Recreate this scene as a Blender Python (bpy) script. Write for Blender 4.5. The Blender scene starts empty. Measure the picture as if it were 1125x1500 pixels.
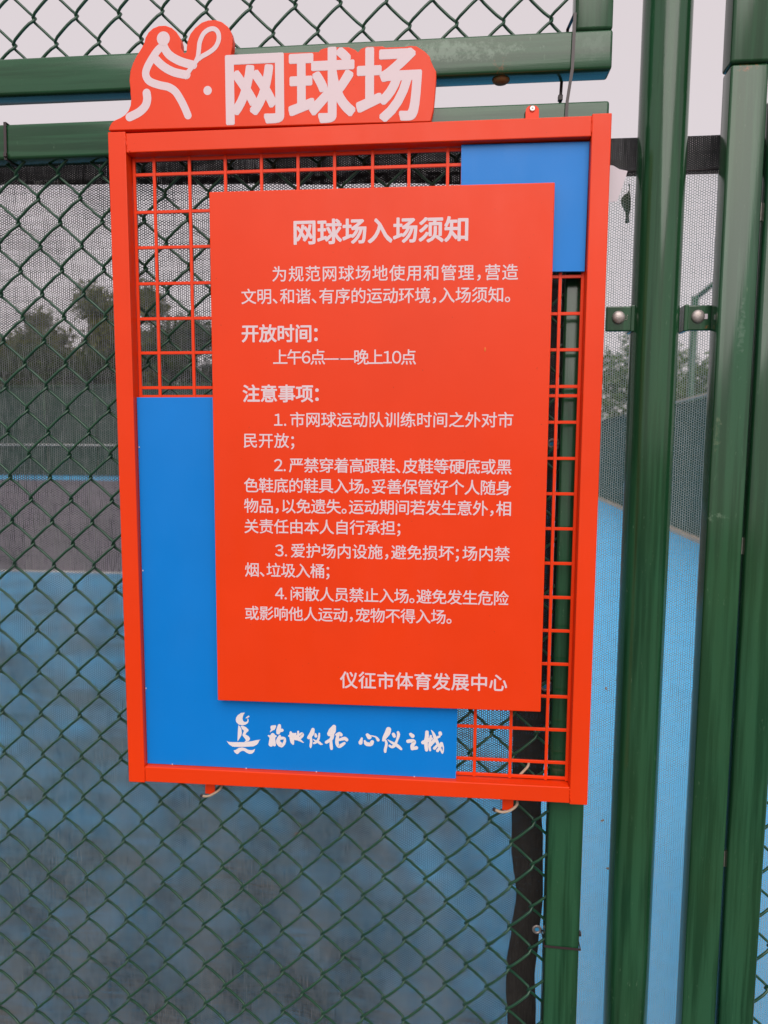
import bpy, bmesh, math, random
from math import pi, sin, cos, radians
from mathutils import Vector, Matrix, noise

random.seed(11)
scene = bpy.context.scene
COL = scene.collection
GZ = 1.56            # height of the middle of the notice board above the ground

# ------------------------------------------------------------------ camera
cam_data = bpy.data.cameras.new('camera')
cam = bpy.data.objects.new('camera', cam_data)
COL.objects.link(cam)
scene.camera = cam
cam_data.sensor_fit = 'VERTICAL'
cam_data.sensor_height = 36.0
cam_data.sensor_width = 27.0
cam_data.lens = 973.95 / 1500 * 36.0
cam_data.clip_start = 0.02
cam_data.clip_end = 1200
YAW, PITCH, ROLL = 0.0884211, -0.0947190, 0.0051353
f_ = Vector((-sin(YAW) * cos(PITCH), cos(YAW) * cos(PITCH), sin(PITCH)))
r0 = Vector((cos(YAW), sin(YAW), 0))
u0 = r0.cross(f_)
r_ = cos(ROLL) * r0 + sin(ROLL) * u0
u_ = -sin(ROLL) * r0 + cos(ROLL) * u0
M = Matrix((r_, u_, -f_)).transposed().to_4x4()
M.translation = Vector((0.132465, -0.954831, 0.0364165 + GZ))
cam.matrix_world = M
cam_data.dof.use_dof = True
cam_data.dof.focus_distance = 0.98
cam_data.dof.aperture_fstop = 5.5

# ------------------------------------------------------------------ sky and sun
SUN_EL, SUN_AZ = radians(43), radians(174)      # azimuth from +y, clockwise: the sun stands behind the camera
world = bpy.data.worlds.new("World")
scene.world = world
world.use_nodes = True
nt = world.node_tree
nt.nodes.clear()
wo = nt.nodes.new('ShaderNodeOutputWorld')
bg = nt.nodes.new('ShaderNodeBackground')
sky = nt.nodes.new('ShaderNodeTexSky')
sky.sky_type = 'NISHITA'
sky.sun_disc = False
sky.sun_elevation = SUN_EL
sky.sun_rotation = SUN_AZ
sky.air_density = 1.0
sky.dust_density = 4.0
mixs = nt.nodes.new('ShaderNodeMix')
mixs.data_type = 'RGBA'
mixs.inputs[0].default_value = 0.86
mixs.inputs[7].default_value = (7.7, 6.85, 6.95, 1)
nt.links.new(sky.outputs[0], mixs.inputs[6])
nt.links.new(mixs.outputs[2], bg.inputs[0])
bg.inputs[1].default_value = 0.084
nt.links.new(bg.outputs[0], wo.inputs[0])

sd = bpy.data.lights.new('sun', 'SUN')
sd.energy = 1.8
sd.angle = radians(56)
sd.color = (1.0, 0.955, 0.90)
sun = bpy.data.objects.new('sun', sd)
COL.objects.link(sun)
sdir = Vector((sin(SUN_AZ) * cos(SUN_EL), cos(SUN_AZ) * cos(SUN_EL), sin(SUN_EL)))
sun.rotation_euler = sdir.to_track_quat('Z', 'Y').to_euler()

scene.view_settings.view_transform = 'Standard'
scene.view_settings.look = 'None'
scene.view_settings.exposure = 0.36
scene.view_settings.gamma = 1.0
scene.view_settings.use_curve_mapping = False
scene.cycles.transparent_max_bounces = 24
scene.cycles.max_bounces = 8

# ------------------------------------------------------------------ material helpers
def nodes_of(name):
    m = bpy.data.materials.new(name)
    m.use_nodes = True
    n = m.node_tree
    n.nodes.clear()
    out = n.nodes.new('ShaderNodeOutputMaterial')
    return m, n, out

def N(n, kind, **kw):
    x = n.nodes.new(kind)
    for k, v in kw.items():
        setattr(x, k, v)
    return x

def mth(n, op, a, b=None, clamp=False):
    x = n.nodes.new('ShaderNodeMath')
    x.operation = op
    x.use_clamp = clamp
    for i, v in enumerate((a, b)):
        if v is None:
            continue
        if isinstance(v, (int, float)):
            x.inputs[i].default_value = v
        else:
            n.links.new(v, x.inputs[i])
    return x.outputs[0]

def noise_tex(n, scale, detail=4, rough=0.55, stretch=(1, 1, 1), offset=(0, 0, 0)):
    tc = n.nodes.new('ShaderNodeTexCoord')
    mp = n.nodes.new('ShaderNodeMapping')
    mp.inputs['Scale'].default_value = stretch
    mp.inputs['Location'].default_value = offset
    n.links.new(tc.outputs['Object'], mp.inputs[0])
    t = n.nodes.new('ShaderNodeTexNoise')
    t.inputs['Scale'].default_value = scale
    t.inputs['Detail'].default_value = detail
    t.inputs['Roughness'].default_value = rough
    n.links.new(mp.outputs[0], t.inputs[0])
    return t.outputs[0]

def ramp(n, fac, lo, hi, c0=0.0, c1=1.0):
    x = n.nodes.new('ShaderNodeMapRange')
    x.inputs[1].default_value = lo
    x.inputs[2].default_value = hi
    x.inputs[3].default_value = c0
    x.inputs[4].default_value = c1
    n.links.new(fac, x.inputs[0])
    return x.outputs[0]

def mixc(n, fac, a, b):
    x = n.nodes.new('ShaderNodeMix')
    x.data_type = 'RGBA'
    if isinstance(fac, (int, float)):
        x.inputs[0].default_value = fac
    else:
        n.links.new(fac, x.inputs[0])
    for i, v in ((6, a), (7, b)):
        if isinstance(v, tuple):
            x.inputs[i].default_value = (*v, 1)
        else:
            n.links.new(v, x.inputs[i])
    return x.outputs[2]

def paint(name, base, rough=0.4, spec=0.5, var=None, vscale=9, stretch=(1, 1, 1), bump=0.0, bscale=300, rvar=0.0, metal=0.0, coat=0.0):
    m, n, out = nodes_of(name)
    p = n.nodes.new('ShaderNodeBsdfPrincipled')
    n.links.new(p.outputs[0], out.inputs[0])
    p.inputs['Base Color'].default_value = (*base, 1)
    p.inputs['Roughness'].default_value = rough
    p.inputs['Specular IOR Level'].default_value = spec
    p.inputs['Metallic'].default_value = metal
    p.inputs['Coat Weight'].default_value = coat
    if var is not None:
        f = ramp(n, noise_tex(n, vscale, 5, 0.6, stretch), 0.35, 0.68)
        n.links.new(mixc(n, f, base, var), p.inputs['Base Color'])
    if rvar:
        f = ramp(n, noise_tex(n, 14, 4, 0.6, stretch, (3, 1, 7)), 0.3, 0.7, rough - rvar, rough + rvar)
        n.links.new(f, p.inputs['Roughness'])
    if bump:
        b = n.nodes.new('ShaderNodeBump')
        b.inputs['Strength'].default_value = bump
        b.inputs['Distance'].default_value = 0.001
        n.links.new(noise_tex(n, bscale, 3), b.inputs['Height'])
        n.links.new(b.outputs[0], p.inputs['Normal'])
    return m

# powder-coated sign colours
RED = (0.84, 0.045, 0.002)
def sign_paint(name, base, dirt=(0.35, 0.03, 0.01)):
    m, n, out = nodes_of(name)
    p = n.nodes.new('ShaderNodeBsdfPrincipled')
    n.links.new(p.outputs[0], out.inputs[0])
    f = ramp(n, noise_tex(n, 5, 3, 0.6), 0.3, 0.7)
    dark = tuple(c * 0.93 for c in base)
    c = mixc(n, f, base, dark)
    g = ramp(n, noise_tex(n, 210, 2, 0.5, (1, 1, 1), (5, 2, 1)), 0.74, 0.80, 0, 0.55)
    c = mixc(n, g, c, dirt)
    n.links.new(c, p.inputs['Base Color'])
    p.inputs['Roughness'].default_value = 0.42
    p.inputs['Specular IOR Level'].default_value = 0.32
    r = ramp(n, noise_tex(n, 22, 4, 0.6, (1, 1, .4), (1, 9, 3)), 0.3, 0.7, 0.34, 0.46)
    n.links.new(r, p.inputs['Roughness'])
    b = n.nodes.new('ShaderNodeBump')
    b.inputs['Strength'].default_value = 0.10
    b.inputs['Distance'].default_value = 0.0006
    n.links.new(noise_tex(n, 420, 2), b.inputs['Height'])
    b2 = n.nodes.new('ShaderNodeBump')
    b2.inputs['Strength'].default_value = 0.25
    b2.inputs['Distance'].default_value = 0.002
    n.links.new(noise_tex(n, 9, 2), b2.inputs['Height'])
    n.links.new(b.outputs[0], b2.inputs['Normal'])
    n.links.new(b2.outputs[0], p.inputs['Normal'])
    return m

M_RED = sign_paint('orange_red_powder_coat', RED)
M_BLUE = sign_paint('blue_powder_coat', (0.0, 0.21, 0.69), (0.02, 0.08, 0.25))
M_LETTER = paint('pinkish_white_vinyl', (0.73, 0.59, 0.635), 0.5, 0.4)
M_LOGO = paint('white_vinyl', (0.80, 0.74, 0.76), 0.5, 0.4)
M_TIP = paint('orange_mark', (0.75, 0.14, 0.01), 0.6)

def green_paint(name, along_z=True, scuffs=()):
    """Brushed green enamel: streaks along the tube, scratches, chalky scuffs and rust at given places."""
    m, n, out = nodes_of(name)
    p = n.nodes.new('ShaderNodeBsdfPrincipled')
    n.links.new(p.outputs[0], out.inputs[0])
    st = (1, 1, 0.035) if along_z else (0.035, 1, 1)
    f = ramp(n, noise_tex(n, 75, 4, 0.6, st), 0.42, 0.58)
    c = mixc(n, f, (0.006, 0.046, 0.020), (0.020, 0.092, 0.044))
    f2 = ramp(n, noise_tex(n, 5, 5, 0.6, (1, 1, .5) if along_z else (.5, 1, 1), (7, 0, 2)), 0.35, 0.7)
    c = mixc(n, mth(n, 'MULTIPLY', f2, 0.5), c, (0.024, 0.070, 0.024))
    s = ramp(n, noise_tex(n, 60, 6, 0.8, (2.2, 1, .55), (1, 4, 9)), 0.63, 0.70, 0, 0.45)
    c = mixc(n, s, c, (0.14, 0.24, 0.15))
    tc = n.nodes.new('ShaderNodeTexCoord')
    sep = n.nodes.new('ShaderNodeSeparateXYZ')
    n.links.new(tc.outputs['Object'], sep.inputs[0])
    for (sx, sz, rx, rz, col, amt, thr) in scuffs:
        dx = mth(n, 'DIVIDE', mth(n, 'SUBTRACT', sep.outputs[0], sx), rx)
        dz = mth(n, 'DIVIDE', mth(n, 'SUBTRACT', sep.outputs[2], sz), rz)
        d = mth(n, 'ADD', mth(n, 'MULTIPLY', dx, dx), mth(n, 'MULTIPLY', dz, dz))
        fall = mth(n, 'SUBTRACT', 1.0, d, True)
        g = noise_tex(n, 130, 6, 0.75, (1, 1, 1), (sx * 9, 2, sz * 5))
        g = ramp(n, mth(n, 'ADD', g, mth(n, 'MULTIPLY', fall, 0.35)), thr, thr + 0.16, 0, amt)
        c = mixc(n, mth(n, 'MULTIPLY', g, ramp(n, fall, 0, 0.3)), c, col)
    n.links.new(c, p.inputs['Base Color'])
    r = ramp(n, noise_tex(n, 60, 4, 0.6, st, (2, 2, 2)), 0.3, 0.7, 0.08, 0.22)
    n.links.new(r, p.inputs['Roughness'])
    b = n.nodes.new('ShaderNodeBump')
    b.inputs['Strength'].default_value = 0.22
    b.inputs['Distance'].default_value = 0.001
    n.links.new(noise_tex(n, 90, 5, 0.6, st), b.inputs['Height'])
    n.links.new(b.outputs[0], p.inputs['Normal'])
    return m

CHALK = (0.26, 0.36, 0.29)
RUST = (0.26, 0.075, 0.02)
M_GREEN_Z = green_paint('green_enamel_upright', True)
M_GREEN_X = green_paint('green_enamel_rail', False)
M_GREEN_UP = green_paint('green_enamel_scuffed_rail', False,
    [(0.13, 0.590 + GZ, 0.16, 0.020, CHALK, 0.34, 0.70), (0.205, 0.566 + GZ, 0.022, 0.022, RUST, 0.75, 0.82), (0.33, 0.585 + GZ, 0.03, 0.03, CHALK, 0.12, 0.72)])
M_GREEN_RUST = green_paint('green_enamel_rusty_top', True, [(0.535, 0.556 + GZ, 0.035, 0.016, RUST, 0.8, 0.80), (0.51, 0.215 + GZ, 0.010, 0.006, (.45, .14, .03), 0.8, 0.82), (0.527, -0.058 + GZ, 0.022, 0.012, (.25, .38, .26), 0.4, 0.77), (0.545, 0.20 + GZ, 0.010, 0.09, CHALK, 0.2, 0.78), (0.52, 0.06 + GZ, 0.010, 0.06, (.30, .34, .20), 0.25, 0.80)])
M_WIRE = paint('green_plastic_wire', (0.006, 0.048, 0.026), 0.30, 0.5, (0.018, 0.072, 0.036), 40, bump=0.1, bscale=200)
M_STEEL = paint('dull_zinc', (0.52, 0.47, 0.46), 0.45, 0.5, (0.36, 0.31, 0.29), 160, metal=0.6, bump=0.3, bscale=400)
M_SCREW = paint('bright_zinc', (0.75, 0.73, 0.70), 0.3, 0.5, metal=0.8)
M_BLACKPL = paint('dark_brown_plastic', (0.035, 0.022, 0.025), 0.4, 0.5)
M_TAN = paint('bare_tan_wire', (0.50, 0.36, 0.25), 0.5, 0.4, (0.62, 0.48, 0.36), 120)
M_PAPER = paint('lilac_white_tape', (0.66, 0.60, 0.66), 0.6, 0.3)
M_LEAFDRY = paint('dry_leaf', (0.45, 0.24, 0.11), 0.7, 0.2, (0.6, 0.42, 0.28), 200)
M_LEAFGREEN = paint('withered_green_leaf', (0.05, 0.10, 0.05), 0.6, 0.3, (0.03, 0.06, 0.03), 100)

def net_mat(name, col, pitch, cover_v, cover_h, trans, col2=None, jitter=0.00045, thick=0.22, streak=0.14, tx=None, dust=0.0):
    """Knitted shade net: threads in both directions with open holes between them."""
    m, n, out = nodes_of(name)
    tc = n.nodes.new('ShaderNodeTexCoord')
    nz = n.nodes.new('ShaderNodeTexNoise')
    nz.inputs['Scale'].default_value = 55
    nz.inputs['Detail'].default_value = 3
    n.links.new(tc.outputs['Object'], nz.inputs[0])
    sep = n.nodes.new('ShaderNodeSeparateXYZ')
    n.links.new(tc.outputs['Object'], sep.inputs[0])
    j = n.nodes.new('ShaderNodeSeparateColor')
    n.links.new(nz.outputs['Color'], j.inputs[0])
    x = mth(n, 'ADD', sep.outputs[0], mth(n, 'MULTIPLY', j.outputs[0], jitter * 6))
    z = mth(n, 'ADD', sep.outputs[2], mth(n, 'MULTIPLY', j.outputs[1], jitter * 6))
    u = mth(n, 'DIVIDE', x, pitch)
    row = mth(n, 'FLOOR', u)
    half = mth(n, 'MULTIPLY', mth(n, 'MODULO', mth(n, 'ABSOLUTE', row), 2), 0.5)
    v = mth(n, 'ADD', mth(n, 'DIVIDE', z, pitch * 1.15), half)
    # threads are as thick as they are wide, so the holes close up when seen at a slant
    ge = n.nodes.new('ShaderNodeNewGeometry')
    si = n.nodes.new('ShaderNodeSeparateXYZ')
    n.links.new(ge.outputs['Incoming'], si.inputs[0])
    sn = n.nodes.new('ShaderNodeSeparateXYZ')
    n.links.new(ge.outputs['Normal'], sn.inputs[0])
    def slant(k, amount):
        a = mth(n, 'DIVIDE', si.outputs[k], si.outputs[1])
        b = mth(n, 'DIVIDE', sn.outputs[k], sn.outputs[1])
        d = mth(n, 'MINIMUM', mth(n, 'ABSOLUTE', mth(n, 'SUBTRACT', a, mth(n, 'MULTIPLY', b, 2.4))), 3.0)
        return mth(n, 'MULTIPLY', d, amount)
    slx = slant(0, thick if tx is None else tx)
    slz = slant(2, thick)
    # slack and tight threads: streaks along both directions
    sv = ramp(n, noise_tex(n, 90, 3, 0.6, (2.2, 1, 0.16)), 0.3, 0.7, -streak, streak)
    sh = ramp(n, noise_tex(n, 90, 3, 0.6, (0.16, 1, 2.2), (3, 3, 3)), 0.3, 0.7, -streak, streak)
    cv = mth(n, 'ADD', mth(n, 'ADD', slx, sv), cover_v)
    chh = mth(n, 'ADD', mth(n, 'ADD', slz, sh), cover_h)
    hole_u = mth(n, 'GREATER_THAN', mth(n, 'FRACT', mth(n, 'ADD', u, 4000.0)), cv)
    hole_v = mth(n, 'GREATER_THAN', mth(n, 'FRACT', mth(n, 'ADD', v, 4000.0)), chh)
    hole = mth(n, 'MULTIPLY', hole_u, hole_v)
    d = n.nodes.new('ShaderNodeBsdfPrincipled')
    d.inputs['Roughness'].default_value = 0.6
    d.inputs['Specular IOR Level'].default_value = 0.25
    fa = ramp(n, noise_tex(n, 150, 3, 0.7, (2.5, 1, 0.25)), 0.35, 0.65)
    fb = ramp(n, noise_tex(n, 150, 3, 0.7, (0.25, 1, 2.5), (4, 0, 4)), 0.35, 0.65, 0.0, 0.55)
    up = mth(n, 'SUBTRACT', 1.0, hole_u)
    f = mth(n, 'ADD', mth(n, 'MULTIPLY', up, fa), mth(n, 'MULTIPLY', mth(n, 'SUBTRACT', 1.0, up), fb), True)
    tcol = mixc(n, f, col, col2 or col)
    if dust:
        g1 = ramp(n, noise_tex(n, 7, 5, 0.65, (1.3, 1, .6), (3, 0, 8)), 0.42, 0.72, 0, dust)
        tcol = mixc(n, g1, tcol, (0.30, 0.285, 0.26))
    n.links.new(tcol, d.inputs['Base Color'])
    t = n.nodes.new('ShaderNodeBsdfTranslucent')
    n.links.new(tcol, t.inputs[0])
    mx = n.nodes.new('ShaderNodeMixShader')
    mx.inputs[0].default_value = trans
    n.links.new(d.outputs[0], mx.inputs[1])
    n.links.new(t.outputs[0], mx.inputs[2])
    tr = n.nodes.new('ShaderNodeBsdfTransparent')
    mo = n.nodes.new('ShaderNodeMixShader')
    n.links.new(hole, mo.inputs[0])
    n.links.new(mx.outputs[0], mo.inputs[1])
    n.links.new(tr.outputs[0], mo.inputs[2])
    n.links.new(mo.outputs[0], out.inputs[0])
    return m

M_NET_DARK = net_mat('dark_shade_net', (0.040, 0.046, 0.046), 0.0034, 0.27, 0.25, 0.6, (0.24, 0.235, 0.225), thick=0.50, dust=0.6, tx=0.12, streak=0.17)
M_NET_LIGHT = net_mat('grey_green_shade_net', (0.40, 0.42, 0.37), 0.0034, 0.19, 0.21, 0.62, (0.56, 0.56, 0.51), thick=0.10, streak=0.06)
M_HEM = net_mat('black_net_hem', (0.016, 0.016, 0.017), 0.0028, 0.80, 0.78, 0.1, (0.03, 0.03, 0.032), thick=0.1, streak=0.2)
M_HEM_SOLID = net_mat('black_net_binding', (0.018, 0.017, 0.016), 0.0026, 0.86, 0.86, 0.1, (0.035, 0.032, 0.03), 0.0001)

def leaf_mat(name, a, b):
    m, n, out = nodes_of(name)
    d = n.nodes.new('ShaderNodeBsdfDiffuse')
    t = n.nodes.new('ShaderNodeBsdfTranslucent')
    f = ramp(n, noise_tex(n, 0.9, 4, 0.6), 0.35, 0.65)
    c = mixc(n, f, a, b)
    n.links.new(c, d.inputs[0])
    n.links.new(c, t.inputs[0])
    mx = n.nodes.new('ShaderNodeMixShader')
    mx.inputs[0].default_value = 0.35
    n.links.new(d.outputs[0], mx.inputs[1])
    n.links.new(t.outputs[0], mx.inputs[2])
    n.links.new(mx.outputs[0], out.inputs[0])
    return m

M_LEAF_A = leaf_mat('olive_leaves', (0.085, 0.10, 0.028), (0.15, 0.155, 0.04))
M_LEAF_B = leaf_mat('dark_leaves', (0.035, 0.062, 0.022), (0.065, 0.09, 0.028))
M_LEAF_C = leaf_mat('fresh_leaves', (0.08, 0.13, 0.04), (0.11, 0.16, 0.05))
M_BARK = paint('bark', (0.10, 0.075, 0.05), 0.9, 0.2, (0.06, 0.045, 0.03), 8, (1, 1, .3), bump=0.6, bscale=30)
M_COURT_BLUE = paint('blue_acrylic_court', (0.070, 0.46, 0.86), 0.75, 0.3, (0.09, 0.49, 0.88), 1.2, bump=0.2, bscale=400)
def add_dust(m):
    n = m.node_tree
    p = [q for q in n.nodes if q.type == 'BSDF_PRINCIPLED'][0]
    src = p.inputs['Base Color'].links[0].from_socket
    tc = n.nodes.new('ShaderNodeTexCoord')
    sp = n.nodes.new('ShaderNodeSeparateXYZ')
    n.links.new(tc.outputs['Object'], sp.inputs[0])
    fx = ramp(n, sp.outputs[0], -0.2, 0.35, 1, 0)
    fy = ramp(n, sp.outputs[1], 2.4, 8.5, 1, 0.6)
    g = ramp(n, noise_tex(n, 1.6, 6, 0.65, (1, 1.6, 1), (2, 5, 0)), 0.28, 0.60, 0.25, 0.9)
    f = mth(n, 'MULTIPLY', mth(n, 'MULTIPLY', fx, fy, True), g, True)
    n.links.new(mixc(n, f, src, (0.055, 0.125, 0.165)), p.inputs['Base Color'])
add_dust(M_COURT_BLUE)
M_COURT_IN = paint('purple_grey_acrylic_court', (0.115, 0.10, 0.125), 0.75, 0.3, (0.14, 0.12, 0.145), 0.9, bump=0.2, bscale=400)
M_LINE = paint('court_line_white', (0.75, 0.72, 0.70), 0.7, 0.3, (0.6, 0.57, 0.54), 3)
M_GROUND = paint('dusty_ground', (0.16, 0.15, 0.12), 0.9, 0.2, (0.11, 0.12, 0.07), 0.25, bump=0.3, bscale=20)
M_PAVE = paint('dark_asphalt', (0.085, 0.082, 0.08), 0.85, 0.3, (0.12, 0.115, 0.11), 2.2, bump=0.4, bscale=90)
M_SCREEN = paint('green_windscreen_cloth', (0.022, 0.050, 0.036), 0.85, 0.2, (0.035, 0.062, 0.045), 0.8, bump=0.3, bscale=30)
M_SCREEN_SIDE = paint('grey_green_windscreen_cloth', (0.030, 0.075, 0.052), 0.85, 0.2, (0.04, 0.085, 0.06), 0.8, bump=0.3, bscale=30)
M_BEIGE = paint('beige_kerb', (0.50, 0.42, 0.33), 0.8, 0.3, (0.42, 0.36, 0.30), 3)

# ------------------------------------------------------------------ object helpers
def tag(o, label=None, cat=None, group=None, kind=None):
    if label: o['label'] = label
    if cat: o['category'] = cat
    if group: o['group'] = group
    if kind: o['kind'] = kind
    return o

def thing(name, label, cat, loc, group=None):
    o = bpy.data.objects.new(name, None)
    o.empty_display_size = 0.05
    COL.objects.link(o)
    o.location = loc
    return tag(o, label, cat, group)

def root_loc(p):
    v = Vector((0, 0, 0))
    while p is not None:
        v += p.location
        p = p.parent
    return v

def link(name, me, mat_, parent=None, keep=False, smooth=False):
    """Mesh given in world coordinates becomes a child whose mesh is relative to its parent."""
    if mat_ is not None:
        me.materials.append(mat_)
    o = bpy.data.objects.new(name, me)
    COL.objects.link(o)
    if parent is not None:
        o.parent = parent
        if not keep:
            # keep texture space in world metres: place the child back at the world origin
            o.location = -root_loc(parent)
    if smooth:
        for q in me.polygons:
            q.use_smooth = True
    return o

def bm_mesh(name, bm):
    me = bpy.data.meshes.new(name)
    bm.to_mesh(me)
    bm.free()
    return me

def add_box(bm, x0, x1, y0, y1, z0, z1, bev=0.0, seg=2):
    r = bmesh.ops.create_cube(bm, size=1)
    vs = r['verts']
    for v in vs:
        v.co = Vector(((x0 + x1) / 2 + v.co.x * (x1 - x0), (y0 + y1) / 2 + v.co.y * (y1 - y0), (z0 + z1) / 2 + v.co.z * (z1 - z0)))
    if bev > 0:
        es = list({e for v in vs for e in v.link_edges})
        bmesh.ops.bevel(bm, geom=es, offset=bev, segments=seg, affect='EDGES', profile=0.5)

def box(name, x0, x1, y0, y1, z0, z1, mat_, parent=None, bev=0.0, seg=2):
    bm = bmesh.new()
    add_box(bm, x0, x1, y0, y1, z0, z1, bev, seg)
    o = link(name, bm_mesh(name, bm), mat_, parent)
    if bev > 0.003:
        for q in o.data.polygons: q.use_smooth = True
        o.data.set_sharp_from_angle(angle=radians(40)) if hasattr(o.data, 'set_sharp_from_angle') else None
    return o

def add_tube(bm, pts, rad, sides=8, caps=True):
    """Sweep a circle along points; rad may be a number or a list."""
    pts = [Vector(p) for p in pts]
    rings = []
    prev = None
    for i, p in enumerate(pts):
        t = (pts[min(i + 1, len(pts) - 1)] - pts[max(i - 1, 0)]).normalized()
        if prev is None:
            a = Vector((0, 0, 1)) if abs(t.z) < 0.9 else Vector((1, 0, 0))
            nrm = t.cross(a).normalized()
        else:
            nrm = (prev - t * prev.dot(t)).normalized()
        prev = nrm
        b = t.cross(nrm)
        r = rad[i] if isinstance(rad, (list, tuple)) else rad
        rings.append([bm.verts.new(p + (nrm * cos(2 * pi * k / sides) + b * sin(2 * pi * k / sides)) * r) for k in range(sides)])
    for A, B in zip(rings, rings[1:]):
        for k in range(sides):
            f = bm.faces.new((A[k], A[(k + 1) % sides], B[(k + 1) % sides], B[k]))
            f.smooth = True
    if caps:
        bm.faces.new(list(reversed(rings[0])))
        bm.faces.new(rings[-1])

def tube(name, pts, rad, mat_, parent=None, sides=8):
    bm = bmesh.new()
    add_tube(bm, pts, rad, sides)
    return link(name, bm_mesh(name, bm), mat_, parent)

def slab(name, pts, y0, y1, mat_, parent=None):
    """Outline in x,z (metres) extruded between two depths."""
    n = len(pts)
    vs = [(x, y0, z) for x, z in pts] + [(x, y1, z) for x, z in pts]
    fs = [tuple(range(n)), tuple(range(2 * n - 1, n - 1, -1))]
    for i in range(n):
        j = (i + 1) % n
        fs.append((j, i, i + n, j + n))
    me = bpy.data.meshes.new(name)
    me.from_pydata(vs, [], fs)
    bm = bmesh.new()
    bm.from_mesh(me)
    bmesh.ops.recalc_face_normals(bm, faces=bm.faces)
    bm.to_mesh(me)
    bm.free()
    return link(name, me, mat_, parent)

def catmull(P, k=6):
    if len(P) < 3:
        a, b = P
        return [tuple(a[i] + (b[i] - a[i]) * t / k for i in range(len(a))) for t in range(k + 1)]
    out = []
    Q = [P[0]] + list(P) + [P[-1]]
    for i in range(1, len(Q) - 2):
        p0, p1, p2, p3 = Q[i - 1:i + 3]
        for s in range(k):
            t = s / k
            out.append(tuple(0.5 * (2 * p1[j] + (p2[j] - p0[j]) * t + (2 * p0[j] - 5 * p1[j] + 4 * p2[j] - p3[j]) * t * t + (3 * p1[j] - p0[j] - 3 * p2[j] + p3[j]) * t ** 3) for j in range(len(p1))))
    out.append(tuple(P[-1]))
    return out

def ribbon(V, F, P, y):
    """Flat brush stroke with round ends; P = (x, z, width)."""
    P = catmull(P)
    n = len(P)
    L, R = [], []
    for i, (x, z, w) in enumerate(P):
        a, b = P[max(i - 1, 0)], P[min(i + 1, n - 1)]
        dx, dz = b[0] - a[0], b[1] - a[1]
        l = math.hypot(dx, dz) or 1
        nx, nz = -dz / l * w / 2, dx / l * w / 2
        L.append((x + nx, y, z + nz))
        R.append((x - nx, y, z - nz))
    cap = lambda c, start, w: [(c[0] + cos(start + pi * k / 8) * w / 2, y, c[1] + sin(start + pi * k / 8) * w / 2) for k in range(1, 8)]
    a0 = math.atan2(P[1][1] - P[0][1], P[1][0] - P[0][0])
    a1 = math.atan2(P[-1][1] - P[-2][1], P[-1][0] - P[-2][0])
    base = len(V)
    V.extend(L + R)
    for i in range(n - 1):
        F.append((base + i, base + i + 1, base + n + i + 1, base + n + i))
    c0 = cap(P[0], a0 + pi / 2, P[0][2])
    s = len(V)
    V.extend(c0)
    F.append(tuple([base] + list(range(s, s + 7)) + [base + n]))
    c1 = cap(P[-1], a1 - pi / 2, P[-1][2])
    s = len(V)
    V.extend(c1)
    F.append(tuple([base + 2 * n - 1] + list(range(s, s + 7)) + [base + n - 1]))

def flat_mesh(name, V, F, mat_, parent):
    me = bpy.data.meshes.new(name)
    me.from_pydata(V, [], F)
    return link(name, me, mat_, parent)

# lettering: outlines of Blender's own built-in typeface, one mesh per line
_fc = bpy.data.curves.new('lettering_source', 'FONT')
_fo = bpy.data.objects.new('lettering_source', _fc)
COL.objects.link(_fo)
_fc.size = 1
_fc.resolution_u = 4
_glyphs = {}
def glyph(ch, off):
    key = ch
    if key not in _glyphs:
        _fc.body = ch
        dg = bpy.context.evaluated_depsgraph_get()
        me = bpy.data.meshes.new_from_object(_fo.evaluated_get(dg))
        _glyphs[key] = ([tuple(v.co)[:2] for v in me.vertices], [tuple(p.vertices) for p in me.polygons])
        bpy.data.meshes.remove(me)
    return _glyphs[key]

def adv(ch):
    if ch in '，、。；：': return 0.5
    if ch == '.': return 0.40
    if ch.isdigit(): return 0.66
    return 1.0

def text_line(name, txt, a, b, em, off, y, mat_, parent, sx=1.0):
    """Set txt so its ink runs from a to b (x, z of the line's middle)."""
    info = []
    for ch in txt:
        V, F = glyph(chr(ord(ch) + 0xFEE0) if ch.isdigit() else ch, off)
        w = adv(ch)
        x0, x1 = min(v[0] for v in V) - off, max(v[0] for v in V) + off
        sh = 0.0
        if ch.isdigit(): sh = w / 2 - (x0 + x1) / 2
        elif ch in '；：': sh = 0.2 - (x0 + x1) / 2
        elif ch == '—': sh = 0.0
        info.append((V, F, w, x0 + sh, x1 + sh, sh))
    n = len(txt)
    tot = sum(i[2] for i in info[:-1]) * em * sx
    L = (b[0] - a[0])
    track = (L - tot - info[-1][4] * em * sx + info[0][3] * em * sx) / max(n - 1, 1)
    x = a[0] - info[0][3] * em * sx
    VV, FF = [], []
    for V, F, w, x0, x1, sh in info:
        base = len(VV)
        t = (x - a[0]) / L
        zc = a[1] + (b[1] - a[1]) * t - 0.36 * em
        # heavier strokes: copies nudged by the extra stroke weight, stacked 0.02 mm apart
        g = (-1, 0, 1) if em < 0.05 else (-1, -.5, 0, .5, 1)
        steps = [(0, 0)] + [(i, j) for i in g for j in g if max(abs(i), abs(j)) > 0.9 and abs(i) + abs(j) < 1.9]
        steps += [(.8 * i, .8 * j) for i in (-1, 1) for j in (-1, 1)]
        for q, (di, dj) in enumerate(steps):
            base = len(VV)
            for vx, vy in V:
                VV.append((x + (vx + sh + di * off) * em * sx, y - q * 0.00001, zc + (vy + dj * off) * em))
            FF.extend(tuple(base + i for i in f) for f in F)
        x += w * em * sx + track
    # glyph outlines face +z in the typeface; turn them to face the camera side (-y)
    return flat_mesh(name, [(v[0], v[1], v[2] + GZ) for v in VV], FF, mat_, parent)

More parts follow.
